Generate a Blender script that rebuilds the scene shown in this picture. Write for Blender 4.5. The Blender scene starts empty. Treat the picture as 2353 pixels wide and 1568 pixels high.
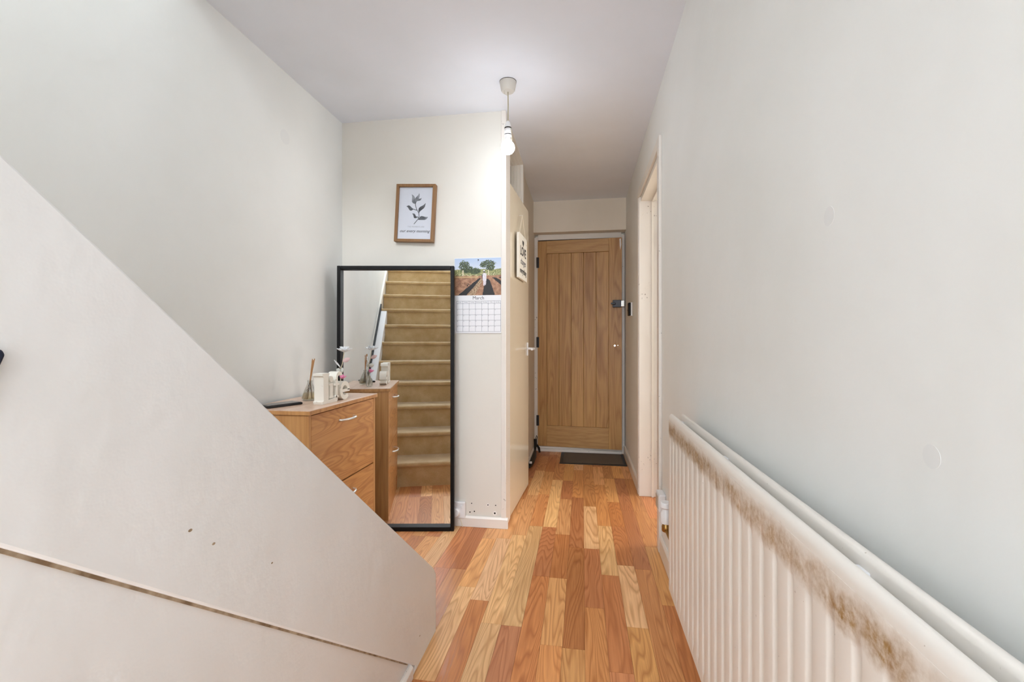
import bpy, bmesh, math, random
from mathutils import Vector, Matrix, noise as mnoise
random.seed(7)
SC = bpy.context.scene
COL = SC.collection
R = math.radians

# ------------------------------------------------------------------ camera
cam_d = bpy.data.cameras.new('camera'); cam = bpy.data.objects.new('camera', cam_d); COL.objects.link(cam)
cam_d.sensor_width = 36.0; cam_d.lens = 16.0; cam_d.clip_start = 0.01
cam_d.shift_y = -3.0 / 2353.0
cam.location = (0, 0, 1.07)
cam.rotation_euler = (R(90), 0, math.atan(161.5 / 1045.8))
SC.camera = cam

# ------------------------------------------------------------------ world, fill lights, exposure
W = bpy.data.worlds.new('world'); SC.world = W; W.use_nodes = True
W.node_tree.nodes['Background'].inputs[0].default_value = (0.86, 0.92, 1.0, 1)
W.node_tree.nodes['Background'].inputs[1].default_value = 0.6
vs = SC.view_settings
vs.view_transform = 'Standard'; vs.look = 'None'; vs.gamma = 1; vs.use_curve_mapping = False
vs.exposure = 0.42
SC.cycles.use_light_tree = False; SC.cycles.light_sampling_threshold = 0.03; SC.cycles.use_adaptive_sampling = True; SC.cycles.adaptive_threshold = 0.05; SC.cycles.adaptive_min_samples = 16
SC.cycles.max_bounces = 7; SC.cycles.diffuse_bounces = 5; SC.cycles.glossy_bounces = 4; SC.cycles.transmission_bounces = 6; SC.cycles.caustics_reflective = True; SC.cycles.caustics_refractive = False

def area(name, loc, rot, sx, sy, power, col=(1, 1, 1)):
    l = bpy.data.lights.new(name, 'AREA'); l.shape = 'RECTANGLE'; l.size = sx; l.size_y = sy
    l.energy = power; l.color = col
    o = bpy.data.objects.new(name, l); o.location = loc; o.rotation_euler = rot; COL.objects.link(o)
    return o
# added fill lights at made-up, unseen windows (behind the camera, upstairs, side room)
area('fill_light_rear', (-0.06, -1.82, 1.30), (R(90), 0, 0), 0.76, 1.9, 30, (0.88, 0.94, 1.0))
area('fill_light_landing', (-0.97, -1.82, 3.75), (R(62), 0, 0), 0.80, 1.3, 72, (0.90, 0.95, 1.0))
area('fill_light_side_room', (2.50, 3.0, 1.45), (R(90), 0, R(90)), 1.3, 1.3, 34, (1.0, 0.93, 0.84))  # added warm fill to brighten and tint the far corridor

# ------------------------------------------------------------------ helpers
def lin(r, g, b):
    f = lambda c: (c / 255 / 12.92) if c / 255 <= 0.04045 else ((c / 255 + 0.055) / 1.055) ** 2.4
    return (f(r), f(g), f(b), 1.0)

class MB:
    def __init__(s): s.bm = bmesh.new()
    def box(s, x0, x1, y0, y1, z0, z1, mi=0):
        v = [s.bm.verts.new((x, y, z)) for x in (x0, x1) for y in (y0, y1) for z in (z0, z1)]
        for q in ((0, 1, 3, 2), (4, 6, 7, 5), (0, 4, 5, 1), (2, 3, 7, 6), (0, 2, 6, 4), (1, 5, 7, 3)):
            s.bm.faces.new([v[i] for i in q]).material_index = mi
        return s
    def prism(s, pts, axis, a, b):
        """pts: 2D polygon; axis 'x': (y,z), 'y': (x,z), 'z': (x,y)"""
        def mk(p, t):
            return {'x': (t, p[0], p[1]), 'y': (p[0], t, p[1]), 'z': (p[0], p[1], t)}[axis]
        A = [s.bm.verts.new(mk(p, a)) for p in pts]; B = [s.bm.verts.new(mk(p, b)) for p in pts]
        n = len(pts)
        s.bm.faces.new(A); s.bm.faces.new(B[::-1])
        for i in range(n):
            s.bm.faces.new((A[i], B[i], B[(i + 1) % n], A[(i + 1) % n]))
        return s
    def quad(s, a, b, c, d):
        s.bm.faces.new([s.bm.verts.new(p) for p in (a, b, c, d)]); return s
    def tube(s, path, r, n=10, caps=True):
        path = [Vector(p) for p in path]; rr = r if isinstance(r, (list, tuple)) else [r] * len(path)
        rings = []; up = None
        for i, p in enumerate(path):
            t = (path[min(i + 1, len(path) - 1)] - path[max(i - 1, 0)]).normalized()
            if up is None:
                up = Vector((0, 0, 1)) if abs(t.z) < 0.9 else Vector((1, 0, 0))
            a = t.cross(up).normalized(); b = a.cross(t).normalized(); up = b
            rings.append([s.bm.verts.new(p + (a * math.cos(k * 2 * math.pi / n) + b * math.sin(k * 2 * math.pi / n)) * rr[i]) for k in range(n)])
        for i in range(len(rings) - 1):
            for k in range(n):
                s.bm.faces.new((rings[i][k], rings[i][(k + 1) % n], rings[i + 1][(k + 1) % n], rings[i + 1][k]))
        if caps:
            s.bm.faces.new(rings[0][::-1]); s.bm.faces.new(rings[-1])
        return s
    def lathe(s, prof, c=(0, 0, 0), n=24, close=True):
        rings = []
        for r, z in prof:
            rings.append([s.bm.verts.new((c[0] + r * math.cos(k * 2 * math.pi / n), c[1] + r * math.sin(k * 2 * math.pi / n), c[2] + z)) for k in range(n)])
        for i in range(len(rings) - 1):
            for k in range(n):
                s.bm.faces.new((rings[i][k], rings[i][(k + 1) % n], rings[i + 1][(k + 1) % n], rings[i + 1][k]))
        if close:
            s.bm.faces.new(rings[0][::-1]); s.bm.faces.new(rings[-1])
        return s
    def build(s, name, m, parent=None, loc=None, bevel=0, seg=2, smooth=False, color=None, rot=None):
        bmesh.ops.recalc_face_normals(s.bm, faces=s.bm.faces[:])
        me = bpy.data.meshes.new(name); s.bm.to_mesh(me); s.bm.free()
        for x in (m if isinstance(m, (list, tuple)) else [m]): me.materials.append(x)
        o = bpy.data.objects.new(name, me); COL.objects.link(o)
        if parent: o.parent = parent
        if loc: o.location = loc
        if rot: o.rotation_euler = rot
        if color: o.color = color
        if bevel:
            b = o.modifiers.new('bevel', 'BEVEL'); b.width = bevel; b.segments = seg; b.limit_method = 'ANGLE'; b.angle_limit = R(40)
        if smooth:
            for p in me.polygons: p.use_smooth = True
            try: me.set_sharp_from_angle(angle=R(45))
            except Exception: pass
        return o

def bx(*a): return MB().box(*a)

def tag(o, label, cat=None, group=None, kind=None):
    o['label'] = label
    if cat: o['category'] = cat
    if group: o['group'] = group
    if kind: o['kind'] = kind
    return o
def thing(name, label, cat, loc=(0, 0, 0), rotz=0, group=None, kind=None, rot=None):
    o = bpy.data.objects.new(name, None); COL.objects.link(o); o.empty_display_size = 0.05
    o.location = loc; o.rotation_euler = rot if rot else (0, 0, rotz)
    return tag(o, label, cat, group, kind)

def text_mesh(name, txt, size, m, parent, loc, rot, align='CENTER', shear=0, offset=0, depth=0.0002, spacing=1.0):
    cu = bpy.data.curves.new(name, 'FONT'); cu.body = txt; cu.size = size; cu.align_x = align; cu.align_y = 'CENTER'
    cu.extrude = depth; cu.shear = shear; cu.offset = offset; cu.space_character = spacing; cu.resolution_u = 3
    t = bpy.data.objects.new(name + '_tmp', cu); COL.objects.link(t)
    dg = bpy.context.evaluated_depsgraph_get(); dg.update()
    me = bpy.data.meshes.new_from_object(t.evaluated_get(dg))
    bpy.data.objects.remove(t); bpy.data.curves.remove(cu)
    me.materials.clear(); me.materials.append(m)
    o = bpy.data.objects.new(name, me); COL.objects.link(o); o.parent = parent; o.location = loc; o.rotation_euler = rot
    return o

# ------------------------------------------------------------------ materials
class NT:
    def __init__(s, name):
        s.m = bpy.data.materials.new(name); s.m.use_nodes = True; s.t = s.m.node_tree
        s.bsdf = s.t.nodes['Principled BSDF']
    def n(s, typ, **kw):
        nd = s.t.nodes.new(typ)
        for k, v in kw.items():
            if k.startswith('_'): setattr(nd, k[1:], v)
            else:
                key = int(k[1:]) if k[0] == 'i' and k[1:].isdigit() else k.replace('__', ' ')
                if hasattr(v, 'is_output') or isinstance(v, bpy.types.NodeSocket): s.t.links.new(v, nd.inputs[key])
                else: nd.inputs[key].default_value = v
        return nd
    def math(s, op, a, b=0.0, c=0.0, clamp=False):
        return s.n('ShaderNodeMath', _operation=op, _use_clamp=clamp, i0=a, i1=b, i2=c).outputs[0]
    def ramp(s, fac, stops, interp='LINEAR'):
        r = s.n('ShaderNodeValToRGB'); r.color_ramp.interpolation = interp
        e = r.color_ramp.elements
        while len(e) < len(stops): e.new(0.5)
        for k, (p, c) in enumerate(stops): e[k].position = p; e[k].color = c
        s.t.links.new(fac, r.inputs[0]); return r.outputs[0]
    def mix(s, fac, a, b, blend='MIX'):
        x = s.n('ShaderNodeMix', _data_type='RGBA', _blend_type=blend)
        for i, v in ((0, fac), (6, a), (7, b)):
            if isinstance(v, bpy.types.NodeSocket): s.t.links.new(v, x.inputs[i])
            else: x.inputs[i].default_value = v
        return x.outputs[2]
    def noise(s, vec, scale, detail=2, rough=0.5, dist=0.0):
        k = dict(Scale=scale, Detail=detail, Roughness=rough, Distortion=dist)
        if vec is not None: k['Vector'] = vec
        return s.n('ShaderNodeTexNoise', **k).outputs[0]
    def mapv(s, vec, scale=(1, 1, 1), loc=(0, 0, 0), rot=(0, 0, 0)):
        return s.n('ShaderNodeMapping', Vector=vec, Scale=scale, Location=loc, Rotation=rot).outputs[0]
    def pos(s): return s.n('ShaderNodeNewGeometry').outputs['Position']
    def obj(s): return s.n('ShaderNodeTexCoord').outputs['Object']
    def bump(s, h, strength, dist=0.01):
        b = s.n('ShaderNodeBump', Strength=strength, Distance=dist, Height=h)
        s.t.links.new(b.outputs[0], s.bsdf.inputs['Normal'])
    def out(s, color=None, rough=0.5, metal=0.0, **kw):
        for k, v in (('Base Color', color), ('Roughness', rough), ('Metallic', metal)):
            if v is None: continue
            if isinstance(v, bpy.types.NodeSocket): s.t.links.new(v, s.bsdf.inputs[k])
            else: s.bsdf.inputs[k].default_value = v
        for k, v in kw.items(): s.bsdf.inputs[k.replace('_', ' ')].default_value = v
        return s.m

def plain(name, c, rough=0.5, metal=0.0, **kw):
    t = NT(name); n = t.noise(t.obj(), 30, 2)
    col = t.mix(t.math('MULTIPLY', n, 0.12), c, (c[0] * .7, c[1] * .7, c[2] * .7, 1))
    return t.out(col, rough, metal, **kw)

def paint(name, c, rough=0.55, bump=0.25, var=0.05):
    t = NT(name); p = t.pos()
    n1 = t.noise(p, 2.2, 4); n2 = t.noise(p, 38, 3, 0.6)
    dk = (c[0] * (1 - 2 * var), c[1] * (1 - 2 * var), c[2] * (1 - 2.4 * var), 1)
    col = t.mix(t.ramp(n1, [(0.35, (0, 0, 0, 1)), (0.75, (1, 1, 1, 1))]), c, dk)
    t.bump(t.math('ADD', t.math('MULTIPLY', n2, 0.25), t.noise(p, 9, 2)), bump, 0.004)
    return t.out(col, rough)

def trim_paint(name, c, rough=0.3, chips=0.70):
    """gloss paint with small dark chips of bare wood showing"""
    t = NT(name); p = t.pos()
    a = t.noise(p, 75, 3, 0.6); b = t.noise(p, 5.5, 2)
    mask = t.math('MULTIPLY', t.ramp(a, [(chips, (0, 0, 0, 1)), (chips + 0.03, (1, 1, 1, 1))]), t.ramp(b, [(0.55, (0, 0, 0, 1)), (0.62, (1, 1, 1, 1))]))
    v = t.noise(p, 3, 3)
    base = t.mix(v, c, (c[0] * .9, c[1] * .88, c[2] * .84, 1))
    col = t.mix(mask, base, lin(70, 52, 38))
    t.bump(t.noise(p, 18, 2), 0.12, 0.003)
    return t.out(col, rough)

M = {}
M['wall'] = paint('wall_paint', lin(238, 239, 237), 0.6, 0.4, 0.03)
M['wall_cream'] = paint('wall_paint_cream', lin(228, 224, 216), 0.6, 0.18, 0.03)
M['wall_hall'] = paint('hall_paint_cream', lin(232, 222, 206), 0.6, 0.2)
M['ceiling'] = paint('ceiling_paint', lin(238, 242, 251), 0.7, 0.15, 0.03)
M['panel'] = paint('stair_panel_paint', lin(234, 234, 233), 0.42, 0.8, 0.03)
M['trim'] = trim_paint('trim_gloss_paint', lin(240, 235, 228), 0.3)
M['trim_chip'] = trim_paint('chipped_gloss_paint', lin(238, 233, 228), 0.3, 0.66)
M['door_paint'] = paint('cupboard_door_gloss', lin(226, 214, 192), 0.10, 0.05, 0.02)
M['transom'] = paint('transom_grey', lin(196, 192, 184), 0.3, 0.05)
M['white'] = plain('white_plastic', lin(240, 240, 242), 0.3)
M['rose'] = plain('aged_plastic', lin(214, 210, 202), 0.4)
M['black'] = plain('black_paint', lin(13, 13, 15), 0.5, Specular_IOR_Level=0.25)
M['rubber'] = plain('black_rubber', lin(20, 20, 22), 0.45)
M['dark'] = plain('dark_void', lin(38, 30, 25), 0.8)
M['navy'] = plain('navy_webbing', lin(22, 30, 52), 0.7)
M['chrome'] = plain('brushed_steel', lin(225, 222, 215), 0.25, 1.0)
M['silver'] = plain('silver_handle', lin(235, 233, 228), 0.28, 0.7)
M['brass'] = plain('tarnished_brass', lin(176, 140, 84), 0.3, 1.0)
M['steel_dark'] = plain('dark_grey_metal', lin(62, 62, 66), 0.4, 0.6)
M['paper'] = plain('white_paper', lin(238, 238, 242), 0.6)
M['ink'] = plain('black_ink', lin(36, 36, 40), 0.6)
M['ink_grey'] = plain('grey_ink', lin(176, 174, 178), 0.6)
M['ink_line'] = plain('thin_grey_ink', lin(86, 88, 104), 0.6)
M['cord'] = plain('cream_cord', lin(222, 210, 190), 0.7)
M['flex'] = plain('pendant_flex', lin(190, 182, 160), 0.5)
M['twine'] = plain('reed_stick', lin(176, 130, 86), 0.7)
M['pink'] = plain('pink_petal', lin(236, 140, 186), 0.5)
M['blush'] = plain('blush_leaf', lin(222, 192, 190), 0.45)
M['petal'] = plain('iridescent_white_petal', lin(238, 242, 246), 0.3, Sheen_Weight=0.3)
M['stem'] = plain('pale_stem', lin(198, 186, 160), 0.5)
M['leafgrey'] = plain('silvery_leaf', lin(206, 206, 198), 0.4)
M['hole'] = plain('screw_hole_black', lin(20, 16, 14), 0.9)
M['filler'] = plain('white_filler', lin(240, 236, 232), 0.7)
M['patch'] = paint('faint_filler_patch', lin(234, 235, 234), 0.6, 0.05, 0.03)

t = NT('mirror_glass'); M['mirror'] = t.out((0.93, 0.94, 0.94, 1), 0.0, 1.0)
def glass(name, c, rough=0.0, ior=1.45):
    t = NT(name); nt = t.t
    g = t.n('ShaderNodeBsdfGlass', Color=c, Roughness=rough, IOR=ior); tr = t.n('ShaderNodeBsdfTransparent', Color=c)
    mx = t.n('ShaderNodeMixShader', i0=0.55, i1=g.outputs[0], i2=tr.outputs[0])
    nt.links.new(mx.outputs[0], nt.nodes['Material Output'].inputs[0]); return t.m
M['glass'] = glass('clear_glass', (0.97, 0.98, 0.97, 1))
M['oil'] = glass('pale_oil', (0.99, 0.95, 0.82, 1), 0, 1.1)
t = NT('window_glass'); fr = t.n('ShaderNodeLayerWeight', Blend=0.25)
g = t.n('ShaderNodeBsdfGlossy', Roughness=0.02); tr = t.n('ShaderNodeBsdfTransparent', Color=(0.98, 0.99, 1, 1))
mx = t.n('ShaderNodeMixShader', i0=t.math('MULTIPLY', fr.outputs['Fresnel'], 0.6), i1=tr.outputs[0], i2=g.outputs[0])
t.t.links.new(mx.outputs[0], t.t.nodes['Material Output'].inputs[0]); M['pane'] = t.m

t = NT('bulb_glow'); t.bsdf.inputs['Emission Color'].default_value = (0.87, 0.93, 1.0, 1); t.bsdf.inputs['Emission Strength'].default_value = 62
M['bulb'] = t.out((1, 1, 1, 1), 0.3)

# --- woods: contour lines of a stretched noise give cathedral grain
def wood(name, along, base_from_object=False, cols=None, rings=26, sx=5.0, sy=0.55, rough=0.35, ring_amt=0.55, var=0.25, bump=0.04, fine=160, coat=0.0):
    t = NT(name); p = t.pos()
    oi = t.n('ShaderNodeObjectInfo')
    off = t.n('ShaderNodeVectorMath', _operation='SCALE', i0=(37.0, 53.0, 71.0)); t.t.links.new(oi.outputs['Random'], off.inputs['Scale'])
    v = t.n('ShaderNodeVectorMath', _operation='ADD', i0=p, i1=off.outputs[0]).outputs[0]
    k = {'x': (sy, sx, sx), 'y': (sx, sy, sx), 'z': (sx, sx, sy)}[along]
    kf = {'x': (fine * .03, fine, fine), 'y': (fine, fine * .03, fine), 'z': (fine, fine, fine * .03)}[along]
    n = t.noise(t.mapv(v, k), 1.0, 2.0, 0.45, 0.25)
    ring = t.math('FRACT', t.math('MULTIPLY', n, rings))
    line = t.ramp(ring, [(0.0, (1, 1, 1, 1)), (0.22, (.35, .35, .35, 1)), (0.7, (0, 0, 0, 1)), (1.0, (1, 1, 1, 1))])
    fib = t.noise(t.mapv(v, kf), 1.0, 3, 0.6)
    broad = t.noise(t.mapv(v, tuple(q * 1.6 for q in k)), 1.0, 3)
    base = oi.outputs['Color'] if base_from_object else cols[0]
    dark = t.mix(1.0, base, (0.62, 0.47, 0.36, 1), 'MULTIPLY')
    lite = t.mix(1.0, base, (1.22, 1.24, 1.26, 1), 'MULTIPLY')
    c = t.mix(t.math('MULTIPLY', line, ring_amt), base, dark)
    c = t.mix(t.math('MULTIPLY', t.ramp(broad, [(0.4, (0, 0, 0, 1)), (0.7, (1, 1, 1, 1))]), var), c, lite)
    c = t.mix(t.math('MULTIPLY', t.ramp(fib, [(0.45, (0, 0, 0, 1)), (0.68, (1, 1, 1, 1))]), 0.42), c, dark)
    if bump: t.bump(fib, bump, 0.002)
    return t.out(c, rough, Coat_Weight=coat)
M['plank'] = wood('laminate_strip', 'y', True, rings=30, sx=7.5, sy=0.7, rough=0.42, ring_amt=0.85)
M['oak_v'] = wood('oak_vertical', 'z', False, [lin(192, 148, 90)], rings=16, sx=6, sy=0.5, rough=0.42, ring_amt=0.8, fine=110, var=0.8)
M['oak_h'] = wood('oak_horizontal', 'x', False, [lin(196, 154, 98)], rings=9, sx=6, sy=0.5, rough=0.42, ring_amt=0.45, fine=110)
M['cab_h'] = wood('cabinet_foil_horizontal', 'y', False, [lin(214, 158, 98)], rings=20, sx=7, sy=1.2, rough=0.32, ring_amt=0.75, fine=90)
M['cab_v'] = wood('cabinet_foil_vertical', 'z', False, [lin(208, 156, 100)], rings=10, sx=6, sy=0.6, rough=0.32, ring_amt=0.5, fine=90)
M['cab_top'] = wood('cabinet_top_foil', 'y', False, [lin(216, 186, 164)], rings=8, sx=6, sy=0.8, rough=0.3, ring_amt=0.25, fine=90)
M['frame_wood'] = wood('picture_frame_wood', 'z', False, [lin(142, 104, 62)], rings=6, sx=20, sy=2, rough=0.45, ring_amt=0.4, fine=200)

t = NT('stair_carpet'); p = t.pos()
a = t.noise(p, 230, 3, 0.7); b = t.noise(p, 9, 4, 0.6)
c = t.mix(t.ramp(b, [(0.36, (0, 0, 0, 1)), (0.66, (1, 1, 1, 1))]), lin(238, 210, 160), lin(214, 180, 126))
c = t.mix(t.math('MULTIPLY', a, 0.55), c, lin(172, 138, 92))
t.bump(a, 0.9, 0.006)
M['carpet'] = t.out(c, 0.95, Sheen_Weight=0.5)

t = NT('radiator_enamel'); p = t.pos(); s3 = t.n('ShaderNodeSeparateXYZ', Vector=p)
z = s3.outputs[2]
wob = t.math('MULTIPLY', t.math('SUBTRACT', t.noise(p, 26, 4, 0.65), 0.5), 0.035)
zz = t.math('ADD', z, wob)
lo = t.n('ShaderNodeMapRange', Value=zz, i1=0.722, i2=0.740).outputs[0]
hi = t.n('ShaderNodeMapRange', Value=zz, i1=0.785, i2=0.762).outputs[0]
frontm = t.n('ShaderNodeMapRange', Value=s3.outputs[0], i1=0.3185, i2=0.3165).outputs[0]
blot = t.ramp(t.noise(p, 85, 4, 0.7), [(0.36, (0, 0, 0, 1)), (0.62, (1, 1, 1, 1))])
blot2 = t.ramp(t.noise(p, 14, 3), [(0.30, (.25, .25, .25, 1)), (0.62, (1, 1, 1, 1))])
stain = t.math('MULTIPLY', t.math('MULTIPLY', t.math('MULTIPLY', lo, hi), t.math('MULTIPLY_ADD', blot, 0.6, 0.45)), t.math('MULTIPLY', blot2, frontm))
col = t.mix(t.math('MULTIPLY', stain, 1.0, 0.0, True), lin(236, 230, 222), lin(158, 122, 68))
sp = t.ramp(t.noise(p, 120, 2), [(0.76, (0, 0, 0, 1)), (0.79, (1, 1, 1, 1))])
col = t.mix(t.math('MULTIPLY', sp, 0.55), col, lin(140, 118, 92))
t.bump(t.noise(p, 14, 2), 0.1, 0.003)
M['rad'] = t.out(col, 0.32)

t = NT('stained_joint'); p = t.pos()
col = t.mix(t.ramp(t.noise(p, 40, 3), [(0.35, (0, 0, 0, 1)), (0.65, (1, 1, 1, 1))]), lin(122, 100, 74), lin(182, 164, 140))
M['joint'] = t.out(col, 0.9)

t = NT('mat_pile'); p = t.pos()
col = t.mix(t.noise(p, 160, 3, .7), lin(86, 74, 62), lin(120, 106, 92)); t.bump(t.noise(p, 300, 2), 0.8, 0.004)
M['mat'] = t.out(col, 0.95)
t = NT('distressed_white'); p = t.pos()
mk = t.ramp(t.noise(p, 60, 4, .65), [(0.68, (0, 0, 0, 1)), (0.72, (1, 1, 1, 1))])
col = t.mix(mk, lin(240, 236, 226), lin(120, 96, 70)); M['distress'] = t.out(col, 0.6)
t = NT('printed_colours'); a = t.n('ShaderNodeVertexColor', _layer_name='print'); M['print'] = t.out(a.outputs[0], 0.45)

# ------------------------------------------------------------------ the shell of the hall
XL, XR, YB, YD, ZC = -1.425, 0.395, 2.545, 4.40, 2.37     # left wall, right wall, mirror wall, front door, ceiling
XP = -0.53                                               # face of the stair panel
YR = -1.90                                               # rear wall behind the camera
def struct(o, label, cat): return tag(o, label, cat, kind='structure')

# floor base and its laminate strips
floor = struct(bx(XL - .1, 2.7, YR - .1, 4.6, -0.12, -0.0045).build('floor', M['dark']), 'light and reddish brown laminate strip floor running down the hall', 'floor')
PW = 0.0775; PX0 = 0.009
tones = {'L': (240, 193, 138), 'l': (233, 174, 113), 'm': (219, 154, 97), 'd': (205, 136, 84), 'D': (190, 120, 74), 'r': (213, 144, 96)}
# strip index -> joints along y that the photograph shows (near to far)
joints = {-9: [2.06], -8: [2.06], -7: [1.37, 1.918], -6: [1.826, 2.414], -5: [1.683, 2.468], -4: [1.68, 2.602],
          -3: [2.054, 2.599, 3.483], -2: [1.594, 2.049, 2.511, 3.074, 3.475], -1: [1.588, 2.363, 3.113, 3.773],
          0: [1.843, 2.362, 2.961], 1: [2.109, 2.663, 3.412], 2: [1.741, 2.211, 2.670, 3.062, 3.574],
          3: [1.43, 2.185, 2.929, 3.591], 4: [1.904, 2.429, 2.931]}
tone_seq = {-9: 'rd', -8: 'mD', -7: 'dLl', -6: 'dLl', -5: 'LLl', -4: 'rLm', -3: 'ddLm', -2: 'mldldl', -1: 'lddmL', 0: 'mdLm', 1: 'dLml', 2: 'lLddlm', 3: 'mmddl', 4: 'dlmm'}
def plank(i, y0, y1, tone):
    x0 = PX0 + i * PW; x1 = x0 + PW
    x0 = max(x0, XL); x1 = min(x1, 2.6)
    g = 0.00035
    hx, hy = (x1 - x0) / 2 - g, (y1 - y0) / 2 - g
    if hx < 0.004 or hy < 0.01: return
    c = tones[tone]; j = [random.uniform(0.94, 1.06) for _ in range(2)]
    o = bx(-hx, hx, -hy, hy, -0.0044, 0).build('plank', M['plank'], floor, loc=((x0 + x1) / 2, (y0 + y1) / 2, 0),
                                            color=lin(min(255, c[0] * j[0]), min(255, c[1] * j[0]), min(255, c[2] * j[0] * j[1])))
for i in range(-19, 6):
    known = joints.get(i, [])
    ylo = YR if i >= -8 else 1.45
    yhi = 4.42 if i >= -7 else YB
    if i == 5: yhi = 4.42
    js = list(known)
    y = js[-1] if js else ylo + random.uniform(.15, .5)
    if not js: js = [y]
    while y < yhi - 0.12:
        y += random.uniform(0.42, 0.66); js.append(y)
    y = js[0]; k = 0
    while y > ylo + 0.1:
        y -= random.uniform(0.55, 0.75) if i >= -8 else random.uniform(0.42, 0.6); js.insert(0, y); k += 1
    js = [max(ylo, min(yhi, q)) for q in js]
    sq = tone_seq.get(i, '')
    for q in range(len(js) - 1):
        idx = q - k + 1
        tn = sq[idx] if 0 <= idx < len(sq) else random.choice('Llmmdrl')
        if js[q + 1] - js[q] > 0.02: plank(i, js[q], js[q + 1], tn)
# laminate carries on through the side-room doorway
for i in range(6, 9):
    plank(i, 2.2, 2.75, 'm'); plank(i, 2.75, 3.3, 'd')
bx(0.72, 2.6, 1.6, 4.35, -0.0044, 0).build('side_room_covering', M['carpet'], floor)

struct(bx(XP, 2.7, YR - .1, 4.6, ZC, ZC + .12).box(XL - .1, XP, 1.40, YB + .1, ZC, ZC + .12).build('ceiling', M['ceiling']), 'smooth white painted hall ceiling', 'ceiling')

wl = struct(bx(XL - .1, XL, YR - .1, YB + .12, -.1, 4.9).build('wall_left', M['wall']), 'tall white wall rising beside the staircase on the left', 'wall')
wm = struct(bx(XL, -0.455, YB, YB + .1, -.1, ZC).build('wall_middle', M['wall_cream']), 'cream wall behind the mirror, picture and calendar', 'wall')
# cupboard side of the corridor: pillar, above and beyond the cupboard frame
struct(bx(-0.555, -0.455, 3.365, 4.55, -.1, ZC).build('wall_inner', M['wall_hall']), 'beige corridor wall between cupboard and front door', 'wall')
# right wall with the doorway to the side room
DY0, DY1, DZ = 2.425, 3.235, 2.045
wr = struct(bx(XR, XR + .12, YR - .1, DY0, -.1, ZC).box(XR, XR + .12, DY1, 4.55, -.1, ZC).box(XR, XR + .12, DY0, DY1, DZ, ZC).build('wall_right', M['wall']), 'long white wall behind the radiator on the right', 'wall')
# front door wall with the boxed-in bulkhead above
FX0, FX1 = -0.463, 0.392
struct(bx(-0.555, FX0, 4.42, 4.55, -.1, 2.08).box(FX1, XR + .12, 4.42, 4.55, -.1, 2.08).box(-0.455, XR, 4.27, 4.55, 2.078, ZC).build('wall_far', M['wall_hall']), 'beige bulkhead wall boxed in above the front door', 'wall')
# rear wall behind the camera with an added glazed opening, and the stairwell upstairs
struct(bx(XL, XR + .12, YR - .1, YR, 2.28, 4.9 - 1.9 + .25).box(XL, -0.46, YR - .1, YR, -.1, 2.28).box(0.34, XR + .12, YR - .1, YR, -.1, 2.28)
       .box(-0.46, 0.34, YR - .1, YR, -.1, .28).box(XL, -1.39, YR - .1, YR, 3.05, 4.9).box(-0.55, -0.3, YR - .1, YR, 3.05, 4.9).box(XL, -0.3, YR - .1, YR, 4.5, 4.9).build('wall_rear', M['wall']), 'plain white end wall of the hall behind the viewer', 'wall')
struct(bx(XP, XP + .1, YR - .1, 1.52, ZC + .12, 4.9).box(XL, XP + .1, 1.42, 1.52, ZC + .12, 4.9).build('wall_landing', M['wall']), 'white upper walls around the stairwell opening', 'wall')
struct(bx(XL - .1, XP + .1, YR - .1, 1.55, 4.9, 5.0).build('ceiling_landing', M['ceiling']), 'white ceiling above the stairwell', 'ceiling')
def window(name, x0, x1, z0, z1, y, label):
    w = thing(name, label, 'window', (0, y, 0), kind='structure')
    f = MB(); b = .045
    f.box(x0, x0 + b, -.06, -.01, z0, z1).box(x1 - b, x1, -.06, -.01, z0, z1).box(x0 + b, x1 - b, -.06, -.01, z0, z0 + b).box(x0 + b, x1 - b, -.06, -.01, z1 - b, z1)
    f.build('window_frame', M['white'], w)
    bx(x0 + b, x1 - b, -.04, -.034, z0 + b, z1 - b).build('pane', M['pane'], w)
window('added_window_1', -0.46, 0.34, 0.28, 2.28, YR, 'unseen tall glazed panel added at the end of the hall behind the viewer')  # made-up window, put in to house the rear fill light
window('added_window_2', -1.39, -0.55, 3.25, 4.5, YR, 'unseen upstairs landing window added above the stairs')  # made-up window, gives the landing fill light a place
# side room shell
struct(bx(2.6, 2.7, 1.6, 4.4, -.1, .8).box(2.6, 2.7, 1.6, 4.4, 2.1, ZC).box(2.6, 2.7, 1.6, 2.3, .8, 2.1).box(2.6, 2.7, 3.7, 4.4, .8, 2.1)
       .box(XR + .12, 2.7, 1.5, 1.6, -.1, ZC).box(XR + .12, 2.7, 4.4, 4.5, -.1, ZC).build('wall_side_room', M['wall']), 'pale walls of the side room past the doorway', 'wall')
w3 = thing('added_window_3', 'unseen window added to the side room past the doorway', 'window', (2.65, 3.0, 0), kind='structure')  # invented opening to go with the side room fill light
bx(-.03, .03, -.7, -.65, .8, 2.1).box(-.03, .03, .65, .7, .8, 2.1).box(-.03, .03, -.65, .65, .8, .85).box(-.03, .03, -.65, .65, 2.05, 2.1).build('window_frame', M['white'], w3)
bx(-.004, .004, -.65, .65, .85, 2.05).build('pane', M['pane'], w3)

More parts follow.
